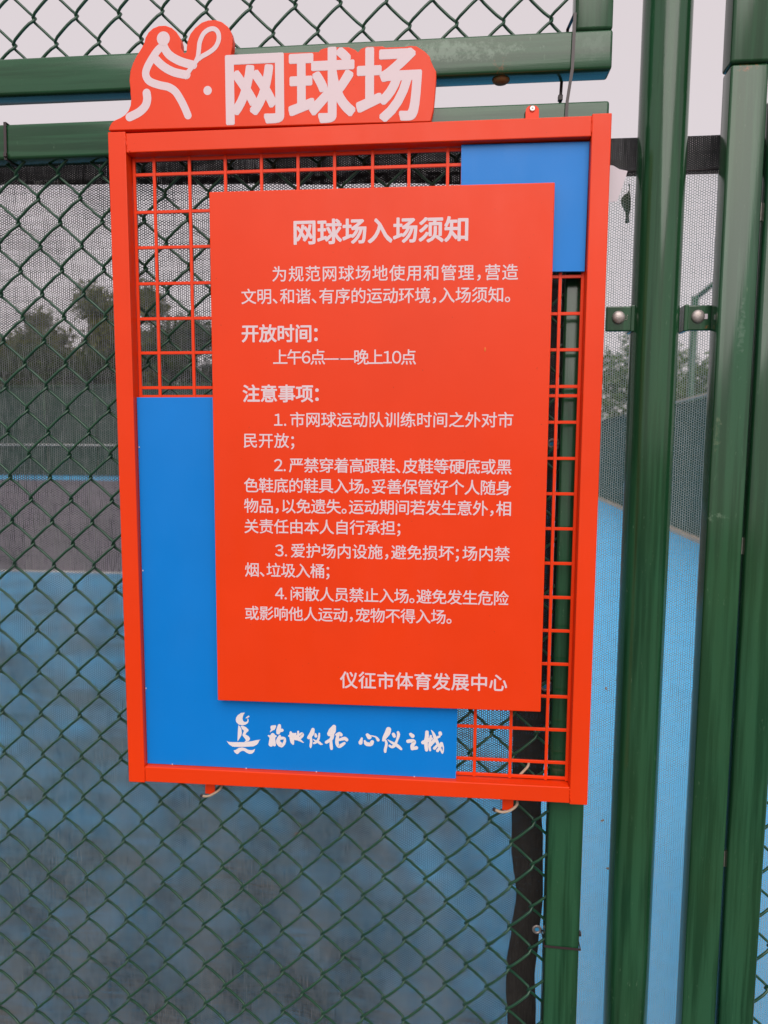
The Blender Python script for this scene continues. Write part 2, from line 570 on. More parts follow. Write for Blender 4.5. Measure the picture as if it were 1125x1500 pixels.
# ---- traced outlines, metres on the board plane (x, z from the board centre)
HEADER_OUTLINE=[(-0.3489, 0.4858), (-0.3475, 0.4903), (-0.3438, 0.4962), (-0.3391, 0.4993), (-0.331, 0.5022), (-0.3238, 0.5061), (-0.3186, 0.5114), (-0.3153, 0.5186), (-0.3143, 0.5268), (-0.3149, 0.5333), (-0.3149, 0.541), (-0.3159, 0.5518), (-0.3141, 0.5641), (-0.3099, 0.5746), (-0.3037, 0.5849), (-0.2966, 0.5943), (-0.2925, 0.6012), (-0.2908, 0.6073), (-0.2863, 0.6141), (-0.2794, 0.6193), (-0.2707, 0.6221), (-0.2611, 0.622), (-0.2525, 0.6186), (-0.2459, 0.613), (-0.2413, 0.6058), (-0.2396, 0.5988), (-0.2396, 0.5909), (-0.2361, 0.5842), (-0.2322, 0.5853), (-0.2317, 0.5923), (-0.2299, 0.6009), (-0.2259, 0.6095), (-0.219, 0.617), (-0.2094, 0.6235), (-0.1998, 0.626), (-0.1903, 0.6259), (-0.1809, 0.623), (-0.1725, 0.6165), (-0.1679, 0.6094), (-0.1656, 0.5997), (-0.1664, 0.5893), (-0.1688, 0.5786), (-0.1436, 0.5793), (-0.114, 0.579), (-0.0831, 0.5784), (-0.0454, 0.5777), (-0.0421, 0.5809), (-0.0343, 0.5827), (-0.0177, 0.5827), (-0.0039, 0.5821), (0.0057, 0.578), (0.009, 0.5748), (0.0131, 0.5792), (0.0208, 0.5815), (0.0427, 0.581), (0.0468, 0.5793), (0.0727, 0.5791), (0.0808, 0.58), (0.089, 0.5789), (0.0999, 0.572), (0.1067, 0.5653), (0.1087, 0.5589), (0.1123, 0.551), (0.1156, 0.5458), (0.116, 0.5381), (0.1146, 0.5162), (0.1129, 0.4982), (0.109, 0.4813)]
PLAYER_STROKES=[([(-0.2652, 0.595), (-0.2727, 0.5904), (-0.2821, 0.579), (-0.2892, 0.5678), (-0.2916, 0.56), (-0.29, 0.5537), (-0.2849, 0.5485), (-0.2724, 0.5438), (-0.2589, 0.5404), (-0.2494, 0.5343), (-0.242, 0.5234), (-0.2364, 0.5125), (-0.2317, 0.5016)], 0.01057), ([(-0.2651, 0.5994), (-0.2634, 0.5923), (-0.2559, 0.5823), (-0.2407, 0.5737), (-0.2226, 0.5682)], 0.01139), ([(-0.2772, 0.5788), (-0.2659, 0.5683), (-0.2507, 0.56), (-0.2325, 0.5556)], 0.01139), ([(-0.291, 0.5338), (-0.2904, 0.5253), (-0.2936, 0.5165), (-0.3027, 0.5087), (-0.317, 0.5026)], 0.0118)]
RACKET_LOOP=[(-0.2153, 0.5801), (-0.2139, 0.5892), (-0.213, 0.5961), (-0.2104, 0.6029), (-0.2065, 0.6089), (-0.2007, 0.6129), (-0.1944, 0.6144), (-0.1893, 0.6127), (-0.1858, 0.6079), (-0.1853, 0.6009), (-0.1877, 0.5941), (-0.1922, 0.5885), (-0.2003, 0.5833), (-0.21, 0.5788), (-0.2142, 0.576)]
RACKET_HANDLE=[(-0.2336, 0.5492), (-0.2393, 0.5551), (-0.2236, 0.57), (-0.2171, 0.5823), (-0.2081, 0.578), (-0.2159, 0.5708), (-0.2237, 0.5615)]
PLAYER_HEAD=(-0.2647, 0.6048)
BALL=(-0.2027, 0.5337)
LOGO=[[(-0.1657, -0.3677), (-0.1714, -0.3683), (-0.1768, -0.372), (-0.1791, -0.3752), (-0.1803, -0.3787), (-0.1797, -0.383), (-0.1759, -0.3869), (-0.1702, -0.388), (-0.1656, -0.387), (-0.1617, -0.3845), (-0.1603, -0.3821), (-0.16, -0.3794), (-0.1605, -0.3775), (-0.162, -0.3772), (-0.1616, -0.3787), (-0.1623, -0.3811), (-0.164, -0.3824), (-0.1663, -0.3826), (-0.1685, -0.3812), (-0.1696, -0.3779), (-0.169, -0.374), (-0.1676, -0.3705)], [(-0.1654, -0.3769), (-0.1631, -0.3743), (-0.16, -0.3721), (-0.1585, -0.3728), (-0.1591, -0.3744), (-0.1616, -0.3762), (-0.1639, -0.3765)], [(-0.1761, -0.3882), (-0.1768, -0.3925), (-0.1774, -0.4003), (-0.1781, -0.4139), (-0.1763, -0.4119), (-0.172, -0.4047), (-0.171, -0.4), (-0.1718, -0.3938), (-0.1737, -0.3901)], [(-0.1729, -0.3889), (-0.1694, -0.3887), (-0.1641, -0.3908), (-0.1607, -0.3941), (-0.1604, -0.3964), (-0.1639, -0.3997), (-0.1654, -0.4025), (-0.1605, -0.405), (-0.1583, -0.408), (-0.1587, -0.4107), (-0.161, -0.4131), (-0.1645, -0.4143), (-0.1675, -0.4146), (-0.1648, -0.4122), (-0.1659, -0.4095), (-0.1697, -0.405), (-0.17, -0.4027), (-0.1688, -0.3995), (-0.1674, -0.3968), (-0.1707, -0.3938)], [(-0.1955, -0.4139), (-0.1929, -0.4154), (-0.1875, -0.4157), (-0.1775, -0.4153), (-0.1675, -0.415), (-0.1568, -0.413), (-0.1476, -0.4106), (-0.1419, -0.4096), (-0.1442, -0.4116), (-0.1447, -0.414), (-0.1477, -0.418), (-0.1531, -0.4209), (-0.1646, -0.4221), (-0.1799, -0.4231), (-0.1861, -0.4229), (-0.1914, -0.4196)], [(-0.1846, -0.429), (-0.1808, -0.4277), (-0.1761, -0.4243), (-0.1707, -0.4235), (-0.1661, -0.4243), (-0.1616, -0.4268), (-0.157, -0.4273), (-0.1532, -0.4264), (-0.1505, -0.4247), (-0.1521, -0.4295), (-0.1555, -0.4327), (-0.1601, -0.4333), (-0.1639, -0.4316), (-0.1677, -0.429), (-0.1708, -0.4288), (-0.1747, -0.4309), (-0.177, -0.4337), (-0.1793, -0.4346), (-0.1824, -0.4324)]]
BRUSH=[[[(-0.119, -0.3875, 0.00396), (-0.122, -0.3897, 0.00825)], [(-0.123, -0.3921, 0.00396), (-0.1267, -0.397, 0.00053)], [(-0.1224, -0.4015, 0.0066), (-0.1232, -0.4083, 0.00923), (-0.1256, -0.4165, 0.00726)], [(-0.1298, -0.4026, 0.00132), (-0.1248, -0.4043, 0.00594), (-0.1181, -0.403, 0.0033)], [(-0.1209, -0.4102, 0.00528), (-0.12, -0.417, 0.00462)], [(-0.1119, -0.3859, 0.00495), (-0.1131, -0.393, 0.00726), (-0.114, -0.3971, 0.00594)], [(-0.1128, -0.3943, 0.00528), (-0.1078, -0.3931, 0.00495)], [(-0.1114, -0.4024, 0.00363), (-0.1135, -0.4079, 0.00594), (-0.1148, -0.4127, 0.00528), (-0.1116, -0.4166, 0.00594)], [(-0.1116, -0.4169, 0.00396), (-0.109, -0.4181, 0.00462), (-0.1057, -0.4149, 0.00462), (-0.1036, -0.4101, 0.00396)], [(-0.1035, -0.4108, 0.0033), (-0.1043, -0.4061, 0.00429), (-0.1089, -0.4056, 0.00462), (-0.1125, -0.4071, 0.00396)], [(-0.1136, -0.4126, 0.00726), (-0.1103, -0.4138, 0.00396)]], [[(-0.0944, -0.3962, 0.00396), (-0.0936, -0.4036, 0.00594), (-0.0921, -0.4109, 0.00594), (-0.091, -0.4139, 0.0033)], [(-0.0969, -0.4017, 0.0033), (-0.0923, -0.4002, 0.0066), (-0.0877, -0.3986, 0.00396)], [(-0.087, -0.3979, 0.0033), (-0.0887, -0.4034, 0.00396), (-0.0917, -0.4089, 0.00396)], [(-0.0829, -0.3944, 0.0033), (-0.0831, -0.4004, 0.00297), (-0.0824, -0.4058, 0.00528), (-0.0792, -0.4083, 0.0033), (-0.0749, -0.4112, 0.00132)], [(-0.089, -0.4041, 0.00462), (-0.0831, -0.4004, 0.0033), (-0.0774, -0.3971, 0.00396), (-0.0761, -0.3994, 0.00429), (-0.0785, -0.4029, 0.00396), (-0.0818, -0.4058, 0.00396)], [(-0.0877, -0.406, 0.00396), (-0.0811, -0.4064, 0.00396)]], [[(-0.06, -0.39, 0.00528), (-0.0617, -0.3961, 0.00693), (-0.0667, -0.4031, 0.00495)], [(-0.0637, -0.4016, 0.00396), (-0.0628, -0.4089, 0.00396), (-0.0637, -0.4164, 0.00363), (-0.0638, -0.4191, 0.00132)], [(-0.0561, -0.3972, 0.0033), (-0.0555, -0.4002, 0.00462)], [(-0.0502, -0.3959, 0.00264), (-0.0512, -0.4037, 0.0033), (-0.0545, -0.4092, 0.00363), (-0.0585, -0.4114, 0.0033)], [(-0.0595, -0.4054, 0.00119), (-0.0559, -0.4079, 0.00297), (-0.0519, -0.4091, 0.00396), (-0.048, -0.412, 0.00363), (-0.0454, -0.4125, 0.00132)]], [[(-0.0275, -0.3842, 0.00627), (-0.0303, -0.3907, 0.01088), (-0.0342, -0.3956, 0.00792)], [(-0.0299, -0.3974, 0.00594), (-0.0322, -0.4042, 0.00528), (-0.0395, -0.4092, 0.00462)], [(-0.0323, -0.4062, 0.00396), (-0.0319, -0.4143, 0.00495), (-0.0315, -0.4189, 0.00429)], [(-0.0241, -0.3964, 0.0033), (-0.0192, -0.3946, 0.00528), (-0.0166, -0.3964, 0.00495)], [(-0.0215, -0.397, 0.00462), (-0.0228, -0.4044, 0.00561), (-0.0228, -0.4105, 0.00528), (-0.0199, -0.4147, 0.00528), (-0.0153, -0.4121, 0.00495), (-0.0117, -0.4093, 0.00396)], [(-0.0192, -0.4043, 0.00396), (-0.0114, -0.4019, 0.00561), (-0.0081, -0.4038, 0.00528)]], [[(0.015, -0.4007, 0.0033), (0.013, -0.4075, 0.00627)], [(0.0194, -0.4046, 0.0033), (0.0221, -0.4088, 0.00594), (0.0286, -0.4091, 0.00594), (0.0308, -0.4054, 0.00561)], [(0.0234, -0.3947, 0.00495), (0.0263, -0.3979, 0.00726)], [(0.0286, -0.3956, 0.00132), (0.0324, -0.3963, 0.00198), (0.0363, -0.3974, 0.00231), (0.0379, -0.399, 0.00363), (0.0399, -0.402, 0.00462)]], [[(0.0556, -0.3849, 0.00792), (0.054, -0.3903, 0.00825), (0.0499, -0.3972, 0.00627), (0.0478, -0.4019, 0.00396)], [(0.0512, -0.4024, 0.0033), (0.0525, -0.4077, 0.00396), (0.0507, -0.4165, 0.00429), (0.0507, -0.4198, 0.00396)], [(0.063, -0.3919, 0.00495), (0.0643, -0.3949, 0.00495)], [(0.0699, -0.3886, 0.00396), (0.0707, -0.3929, 0.00462), (0.0682, -0.4017, 0.00363), (0.0647, -0.4092, 0.00495), (0.0609, -0.412, 0.00396), (0.0573, -0.4102, 0.00363)], [(0.0543, -0.4008, 0.00079), (0.0608, -0.405, 0.00363), (0.0692, -0.4096, 0.00495), (0.0747, -0.4144, 0.00396)]], [[(0.0889, -0.3908, 0.00462), (0.0918, -0.3933, 0.00627)], [(0.0852, -0.4019, 0.00561), (0.0925, -0.4009, 0.00528), (0.0945, -0.4031, 0.00528), (0.0916, -0.4086, 0.00561), (0.0914, -0.4136, 0.00429)], [(0.0914, -0.4133, 0.00462), (0.0977, -0.4116, 0.00561)]], [[(0.1134, -0.3864, 0.00528), (0.1132, -0.3943, 0.00594), (0.112, -0.4023, 0.00594), (0.1131, -0.4142, 0.00495)], [(0.1076, -0.4029, 0.00561), (0.1136, -0.3996, 0.00594), (0.1205, -0.396, 0.00396)], [(0.1201, -0.3834, 0.00132), (0.123, -0.3879, 0.00363), (0.1259, -0.3951, 0.00528), (0.1295, -0.4029, 0.00462), (0.1334, -0.4106, 0.0033), (0.1368, -0.4178, 0.00264)], [(0.1192, -0.3921, 0.0033), (0.1181, -0.4007, 0.00396), (0.1175, -0.4087, 0.00396), (0.1185, -0.4146, 0.00297)], [(0.1331, -0.3868, 0.00528), (0.1335, -0.3885, 0.00528)], [(0.1322, -0.3922, 0.0033), (0.1275, -0.395, 0.00396), (0.1231, -0.4005, 0.00528), (0.1188, -0.4073, 0.0033)], [(0.1353, -0.4033, 0.00528), (0.1328, -0.4093, 0.00396), (0.1297, -0.4145, 0.00462)], [(0.1359, -0.4039, 0.00396), (0.1382, -0.4091, 0.00198), (0.1378, -0.4164, 0.00198)], [(0.1283, -0.4069, 0.00396), (0.1249, -0.411, 0.00462)]]]
TEXT=[('网球场入场须知', (-0.0808, 0.337), (0.1622, 0.336), 0.0355, 0.026), ('为规范网球场地使用和管理，营造', (-0.1117, 0.2809), (0.2309, 0.2776), 0.0228, 0.009), ('文明、和谐、有序的运动环境，入场须知。', (-0.157, 0.2505), (0.2209, 0.2477), 0.0228, 0.009), ('开放时间：', (-0.1573, 0.1991), (-0.0471, 0.198), 0.0262, 0.022), ('上午6点——晚上10点', (-0.1119, 0.1657), (0.0924, 0.1643), 0.0228, 0.009), ('注意事项：', (-0.1571, 0.1143), (-0.046, 0.114), 0.0262, 0.022), ('1.市网球运动队训练时间之外对市', (-0.1114, 0.0772), (0.2288, 0.0772), 0.0228, 0.009), ('民开放；', (-0.1567, 0.0472), (-0.0821, 0.047), 0.0228, 0.009), ('2.严禁穿着高跟鞋、皮鞋等硬底或黑', (-0.1121, 0.0119), (0.2281, 0.0116), 0.0228, 0.009), ('色鞋底的鞋具入场。妥善保管好个人随身', (-0.1571, -0.0178), (0.2279, -0.0178), 0.0228, 0.009), ('物品，以免遗失。运动期间若发生意外，相', (-0.1576, -0.0478), (0.2286, -0.0472), 0.0228, 0.009), ('关责任由本人自行承担；', (-0.1575, -0.078), (0.0722, -0.077), 0.0228, 0.009), ('3.爱护场内设施，避免损坏；场内禁', (-0.1119, -0.113), (0.2283, -0.1122), 0.0228, 0.009), ('烟、垃圾入桶；', (-0.1575, -0.1427), (-0.0313, -0.1424), 0.0228, 0.009), ('4.闲散人员禁止入场。避免发生危险', (-0.1126, -0.1772), (0.2284, -0.1764), 0.0228, 0.009), ('或影响他人运动，宠物不得入场。', (-0.1584, -0.2079), (0.1473, -0.2056), 0.0228, 0.009), ('仪征市体育发展中心', (-0.0159, -0.3052), (0.229, -0.3008), 0.0272, 0.014)]
HEADTEXT=('网球场', (-0.1771, 0.5336), (0.0965, 0.5283))
PANEL=[(-0.2015, 0.3954), (0.277, 0.3945), (0.2779, -0.3423), (-0.2028, -0.3439)]
ORANGE=[(0.1969, 0.1752), (-0.3133, 0.0371)]


# ================================================================== THE SETTING
def sheet(name, x0, x1, y0, y1, z, m, nx=1, ny=1):
    V = [(x0 + (x1 - x0) * i / nx, y0 + (y1 - y0) * j / ny, z) for j in range(ny + 1) for i in range(nx + 1)]
    F = [(j * (nx + 1) + i, j * (nx + 1) + i + 1, (j + 1) * (nx + 1) + i + 1, (j + 1) * (nx + 1) + i) for j in range(ny) for i in range(nx)]
    me = bpy.data.meshes.new(name)
    me.from_pydata(V, [], F)
    o = link(name, me, m)
    return tag(o, kind='structure')

sheet('ground', -500, 500, -500, 500, -0.012, M_GROUND)
sheet('pavement', -14, 14, -9, 0.16, -0.004, M_PAVE)
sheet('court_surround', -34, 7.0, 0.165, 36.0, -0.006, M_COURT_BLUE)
sheet('court_playing_area', -25, 0.6, 7.16, 30.0, -0.002, M_COURT_IN)
sheet('court_line', -25, 0.6, 7.06, 7.155, -0.002, M_LINE)

# far fence at the end of the courts: posts, rails and cloth panels
FF_Y = 34.5
t = thing('court_fence', 'far green cloth-covered fence closing the end of the court, seen through the dark net', 'fence', (-12, FF_Y, 0))
def far_y(x): return FF_Y + 0.10 * (x + 20) * -1 * 0.6
xs = [-34 + 3.0 * i for i in range(14)]
for i, x in enumerate(xs):
    tube('post', [(x, far_y(x) - 0.05, 0), (x, far_y(x) - 0.05, 5.0)], 0.045, M_GREEN_Z, t, 8)
for i in range(len(xs) - 1):
    bm = bmesh.new()
    a, b = xs[i] + 0.05, xs[i + 1] - 0.05
    V = [bm.verts.new(p) for p in ((a, far_y(a), 0.05), (b, far_y(b), 0.05), (b, far_y(b), 4.9), (a, far_y(a), 4.9),
                                    (a, far_y(a) + .02, 0.05), (b, far_y(b) + .02, 0.05), (b, far_y(b) + .02, 4.9), (a, far_y(a) + .02, 4.9))]
    for f in ((0, 1, 2, 3), (7, 6, 5, 4), (3, 2, 6, 7), (1, 0, 4, 5), (0, 3, 7, 4), (2, 1, 5, 6)):
        bm.faces.new([V[k] for k in f])
    link('cloth_panel', bm_mesh('cloth_panel', bm), M_SCREEN, t)
for z, m, r in ((1.72, M_LINE, 0.035), (4.95, M_GREEN_X, 0.04)):
    tube('rail', [(xs[0], far_y(xs[0]) - 0.12, z), (xs[-1], far_y(xs[-1]) - 0.12, z)], r, m, t, 6)

# side fence with a paler cloth, running away on the right
t = thing('side_fence', 'low side fence with grey-green cloth and beige kerb running away beyond the round post', 'fence', (4.6, 11, 0))
def sx_(y): return 4.0 + 0.058 * y
ys = [3.0 + 2.9 * i for i in range(9)]
for y in ys:
    tube('post', [(sx_(y) + 0.06, y, 0), (sx_(y) + 0.06, y, 2.62)], 0.04, M_GREEN_Z, t, 8)
for a, b in zip(ys, ys[1:]):
    a += 0.008; b -= 0.008
    bm = bmesh.new()
    V = [bm.verts.new(p) for p in ((sx_(a), a, 0.07), (sx_(b), b, 0.07), (sx_(b), b, 2.5), (sx_(a), a, 2.5),
                                    (sx_(a) + .02, a, 0.07), (sx_(b) + .02, b, 0.07), (sx_(b) + .02, b, 2.5), (sx_(a) + .02, a, 2.5))]
    for f in ((0, 3, 2, 1), (7, 4, 5, 6), (3, 7, 6, 2), (1, 5, 4, 0), (0, 4, 7, 3), (2, 6, 5, 1)):
        bm.faces.new([V[k] for k in f])
    link('cloth_panel', bm_mesh('cloth_panel', bm), M_SCREEN_SIDE, t)
tube('rail', [(sx_(ys[0]) - 0.02, ys[0], 2.55), (sx_(14.9) - 0.02, 14.9, 2.55)], 0.03, M_BEIGE, t, 6)
tube('rail', [(sx_(14.95) - 0.02, 14.95, 2.53), (sx_(ys[-1]) - 0.02, ys[-1], 2.53)], 0.03, M_SCREEN, t, 6)
bm = bmesh.new()
V = [bm.verts.new(p) for p in ((sx_(2) - .10, 2, -.003), (sx_(2) + .06, 2, -.003), (sx_(27) + .06, 27, -.003), (sx_(27) - .10, 27, -.003),
                                (sx_(2) - .10, 2, .05), (sx_(2) + .06, 2, .05), (sx_(27) + .06, 27, .05), (sx_(27) - .10, 27, .05))]
for f in ((4, 5, 6, 7), (0, 4, 7, 3), (1, 2, 6, 5), (0, 1, 5, 4), (3, 7, 6, 2)):
    bm.faces.new([V[k] for k in f])
link('kerb', bm_mesh('kerb', bm), M_BEIGE, t)

t = thing('lamp_post', 'tall grey-green pole with a short slanted arm, behind the pale net', 'lamp post', (5.25, 13.6, 0))
tube('pole', [(5.25, 13.6, 0), (5.25, 13.6, 4.75)], 0.075, M_GREEN_Z, t, 12)
tube('arm', [(5.25, 13.6, 4.70), (5.62, 13.55, 5.02), (5.95, 13.5, 5.25)], 0.05, M_GREEN_Z, t, 8)
box('lamp_head', 5.85, 6.35, 13.38, 13.62, 5.22, 5.32, M_STEEL, t, 0.02)

def tree(name, label, x, y, h, r, rz, m, n=5000, leaf=0.22, base=0.25, seed=0):
    rnd = random.Random(seed)
    t = thing(name, label, 'tree', (x, y, 0), 'trees around the court')
    bm = bmesh.new()
    top = h * 0.72
    add_tube(bm, [(x + 0.1 * sin(k), y, top * k / 5) for k in range(6)], [0.03 * h * (1 - 0.13 * k) * 0.5 for k in range(6)], 8)
    for k in range(7):
        a = rnd.uniform(0, 2 * pi)
        z0 = top * rnd.uniform(0.35, 0.85)
        add_tube(bm, [(x, y, z0), (x + cos(a) * r * .35, y + sin(a) * r * .35, z0 + .12 * h), (x + cos(a) * r * .7, y + sin(a) * r * .7, z0 + .2 * h)], [0.010 * h, 0.006 * h, 0.002 * h], 6)
    link('trunk', bm_mesh('trunk', bm), M_BARK, t)
    V, F = [], []
    clumps = []
    zc = (h + base * h) / 2
    for k in range(46):
        while True:
            p = Vector((rnd.uniform(-1, 1), rnd.uniform(-1, 1), rnd.uniform(-1, 1)))
            if 0.2 < p.length < 1: break
        clumps.append((Vector((x + p.x * r, y + p.y * r, zc + p.z * (h - base * h) / 2)), r * rnd.uniform(.24, .42)))
    for i in range(n):
        c, cr = clumps[rnd.randrange(len(clumps))]
        d = Vector((rnd.gauss(0, 1), rnd.gauss(0, 1), rnd.gauss(0, .8)))
        d = d / d.length * cr * rnd.uniform(.3, 1.05)
        p = c + d
        a = Vector((rnd.gauss(0, 1), rnd.gauss(0, 1), rnd.gauss(0, 1))).normalized() * leaf * rnd.uniform(.5, 1)
        b = a.orthogonal().normalized() * leaf * rnd.uniform(.25, .5)
        s = len(V)
        V += [p - a, p + b, p + a, p - b]
        F.append((s, s + 1, s + 2, s + 3))
    me = bpy.data.meshes.new('crown')
    me.from_pydata(V, [], F)
    link('crown', me, m, t)
    return t

tree('olive_tree', 'olive-green tree rising above the far fence, just left of the board frame', -21.5, 43, 12.6, 3.6, 4, M_LEAF_A, 14000, 0.26, 0.15, 1)
tree('olive_tree', 'yellowish tree with a ragged top, beyond the far fence near the left edge', -26.8, 42, 10.4, 2.7, 4, M_LEAF_A, 7000, 0.26, 0.2, 2)
tree('leafy_tree', 'thin dark tree at the extreme left edge beyond the far fence', -31.5, 42, 9.6, 2.6, 4, M_LEAF_B, 5000, 0.26, 0.2, 3)
tree('leafy_tree', 'lower dark tree seen through the board grid left of the notice panel', -16.6, 43, 9.8, 3.6, 4, M_LEAF_B, 13000, 0.26, 0.1, 4)
tree('leafy_tree', 'dark bushy tree behind the far fence, filling the gap between two taller trees', -24.3, 40, 8.0, 3.8, 4, M_LEAF_B, 15000, 0.28, 0.1, 5)
tree('leafy_tree', 'dark tree behind the notice panel beyond the far fence', -11.5, 44, 9.4, 3.0, 4, M_LEAF_B, 5000, 0.28, 0.1, 6)
tree('leafy_tree', 'bright green tree seen in the gap between the board and the round post', 7.0, 22.5, 5.6, 1.9, 4, M_LEAF_C, 7000, 0.13, 0.25, 7)
tree('leafy_tree', 'small sparse green tree seen between the round post and the square jamb', 6.75, 15.2, 3.95, 0.95, 4, M_LEAF_C, 2600, 0.10, 0.3, 8)

# ================================================================== FENCE PANELS
RX = 0.05   # depth of the chain-link plane
P_HALF = 0.01675
PERIOD = 0.0709

def spiral_mesh(name, z0, z1, phase, period=PERIOD, half=P_HALF, step=14):
    """One flattened chain-link spiral; x about 0."""
    bm = bmesh.new()
    A = half + 0.0019
    B = 0.0050
    n = int((z1 - z0) / period * step)
    pts = []
    for i in range(n + 1):
        z = z0 + (z1 - z0) * i / n
        th = 2 * pi * (z - phase) / period
        s = (sin(th) - sin(3 * th) / 9 + sin(5 * th) / 25 * .6) / 1.135
        yb = math.tanh(1.7 * cos(th)) / math.tanh(1.7)
        pts.append((A * s, -B * yb, z))
    add_tube(bm, pts, 0.00210, 7)
    me = bm_mesh(name, bm)
    me.materials.append(M_WIRE)
    return me

def chain_link(parent, x_first, count, z0, z1, node_z, half, period, y, skip=lambda i: False):
    """node_z: height of a node between spiral 0 and spiral 1."""
    # spiral i reaches its right side (sin=+1) at node heights, its neighbour its left side
    ph_even = node_z - period / 4
    ph_odd = ph_even - period / 2
    me_e = spiral_mesh('chain_link_wire', z0, z1, ph_even, period, half)
    me_o = spiral_mesh('chain_link_wire', z0, z1, ph_odd, period, half)
    base = root_loc(parent)
    for i in range(count):
        o = bpy.data.objects.new('chain_link_wire', me_e if i % 2 == 0 else me_o)
        COL.objects.link(o)
        o.parent = parent
        rnd = random.Random(i * 7 + int(z0 * 100))
        o.location = Vector((x_first + i * half * 2 + rnd.uniform(-.0006, .0006), y + rnd.uniform(-.0008, .0008), rnd.uniform(-.0006, .0006))) - base

def rr_tube_h(name, x0, x1, z0, z1, mat_, parent, y0=0.035, y1=0.067, bev=0.004):
    return box(name, x0, x1, y0, y1, z0 + GZ, z1 + GZ, mat_, parent, bev, 3)

# --- left lower panel (behind the board)
LP = thing('fence_panel', 'lower green chain-link panel of square tubes that carries the notice board', 'fence panel', (-0.35, 0.05, 0), 'green chain-link fence panels')
rr_tube_h('top_rail', -1.10, 0.3545, 0.467, 0.5170, M_GREEN_X, LP)
rr_tube_h('side_post', 0.3015, 0.3535, -1.50, 0.4665, M_GREEN_Z, LP, 0.0355, 0.067)
rr_tube_h('side_post', -1.10, -1.05, -1.50, 0.4665, M_GREEN_Z, LP, 0.0355, 0.067)
rr_tube_h('bottom_rail', -1.049, 0.301, -1.50, -1.45, M_GREEN_X, LP, 0.036, 0.067)
# node lattice: a node at x -0.4904, z 0.4141
i0 = int((-0.4904 + 1.05) / (2 * P_HALF))
xa = -0.4904 - P_HALF - i0 * 2 * P_HALF
npx = int((0.306 - xa) / (2 * P_HALF)) + 1
nodez = 0.4141 + GZ if i0 % 2 == 0 else 0.4141 + GZ - PERIOD / 2
chain_link(LP, xa, npx, GZ - 1.455, GZ + 0.470, nodez, P_HALF, PERIOD, RX + 0.002)

# --- left upper panel
UP = thing('fence_panel', 'upper green chain-link panel against the sky, its bottom rail scuffed and rust-stained', 'fence panel', (-0.35, 0.05, GZ + 0.558), 'green chain-link fence panels')
rr_tube_h('bottom_rail', -1.10, 0.3560, 0.5580, 0.6095, M_GREEN_UP, UP)
rr_tube_h('side_post', 0.3050, 0.3555, 0.6097, 1.70, M_GREEN_Z, UP, 0.0353, 0.067)
rr_tube_h('side_post', -1.10, -1.05, 0.6097, 1.70, M_GREEN_Z, UP, 0.0353, 0.067)
rr_tube_h('top_rail', -1.10, 0.3560, 1.7005, 1.75, M_GREEN_X, UP)
hp = 0.0330 / 2
i0 = int((-0.4845 + 1.05) / (2 * hp))
xa = -0.4845 - hp - i0 * 2 * hp
npx = int((0.306 - xa) / (2 * hp)) + 1
nodez = 0.6719 + GZ if i0 % 2 == 0 else 0.6719 + GZ - 0.0365
chain_link(UP, xa, npx, GZ + 0.606, GZ + 1.705, nodez, hp, 0.0730, RX + 0.002)
bm = bmesh.new()
bmesh.ops.create_uvsphere(bm, u_segments=16, v_segments=8, radius=1)
for v in bm.verts: v.co = Vector((0.2065 + v.co.x * 0.0125, 0.052 + v.co.y * 0.010, GZ + 0.5575 + v.co.z * 0.006))
tag(link('rusty_weld_nub', bm_mesh('rusty_weld_nub', bm), paint('rusty_lug', (0.16, 0.13, 0.06), 0.7, 0.3, (0.22, 0.08, 0.02), 90, bump=0.5, bscale=200), UP, smooth=True), 'rust-stained oval lug under the rail')

# --- round post between the panels
RPX, RPY, RPR = 0.4385, 0.075, 0.0335
RP = thing('round_post', 'thick round green steel post with glossy streaky paint, right of the board', 'post', (RPX, RPY, 0))
bm = bmesh.new()
add_tube(bm, [(RPX, RPY, z) for z in (0, 0.8, 1.6, 2.4, 3.6)], RPR, 48)
link('shaft', bm_mesh('shaft', bm), M_GREEN_Z, RP)
box('base_plate', RPX - .08, RPX + .08, RPY - .08, RPY + .08, -0.003, 0.012, M_GREEN_Z, RP, 0.002)

def ear(x0, x1, bx, slot, flip):
    zt, zb = 0.2455 + GZ, 0.2095 + GZ
    # plate with a bolt hole slot: a rounded outline round a small slot
    o = box('bolt_plate', x0, x1, 0.066, 0.071, zb, zt, M_GREEN_RUST if flip else M_GREEN_Z, RP, 0.002, 2)
    bm = bmesh.new()
    bmesh.ops.create_uvsphere(bm, u_segments=20, v_segments=12, radius=1)
    for v in bm.verts: v.co = Vector((bx + v.co.x * 0.0095, 0.0655 + v.co.y * 0.0055, 0.2293 + GZ + v.co.z * 0.0095))
    b = link('bolt_head', bm_mesh('bolt_head', bm), M_STEEL, o, keep=True, smooth=True)
    b.location = (0, 0, 0)
    bm = bmesh.new()
    add_box(bm, bx + 0.0085, bx + 0.0135, 0.0650, 0.0662, 0.2253 + GZ, 0.2328 + GZ, 0.0004, 1)
    s = link('bolt_slot', bm_mesh('bolt_slot', bm), M_PAPER if flip else M_NET_LIGHT, o, keep=True)
    s.location = (0, 0, 0)
    bm = bmesh.new()
    xj = x1 - .002 if not flip else x0 + 0.001
    add_box(bm, xj - 0.003, xj + 0.003, 0.064, 0.088, zb - 0.001, zt + 0.001, 0.0015, 2)
    link('weld_lip', bm_mesh('weld_lip', bm), M_GREEN_Z, RP)
ear(0.3670, 0.4070, 0.3845, True, False)
ear(0.4790, 0.5180, 0.4965, True, True)

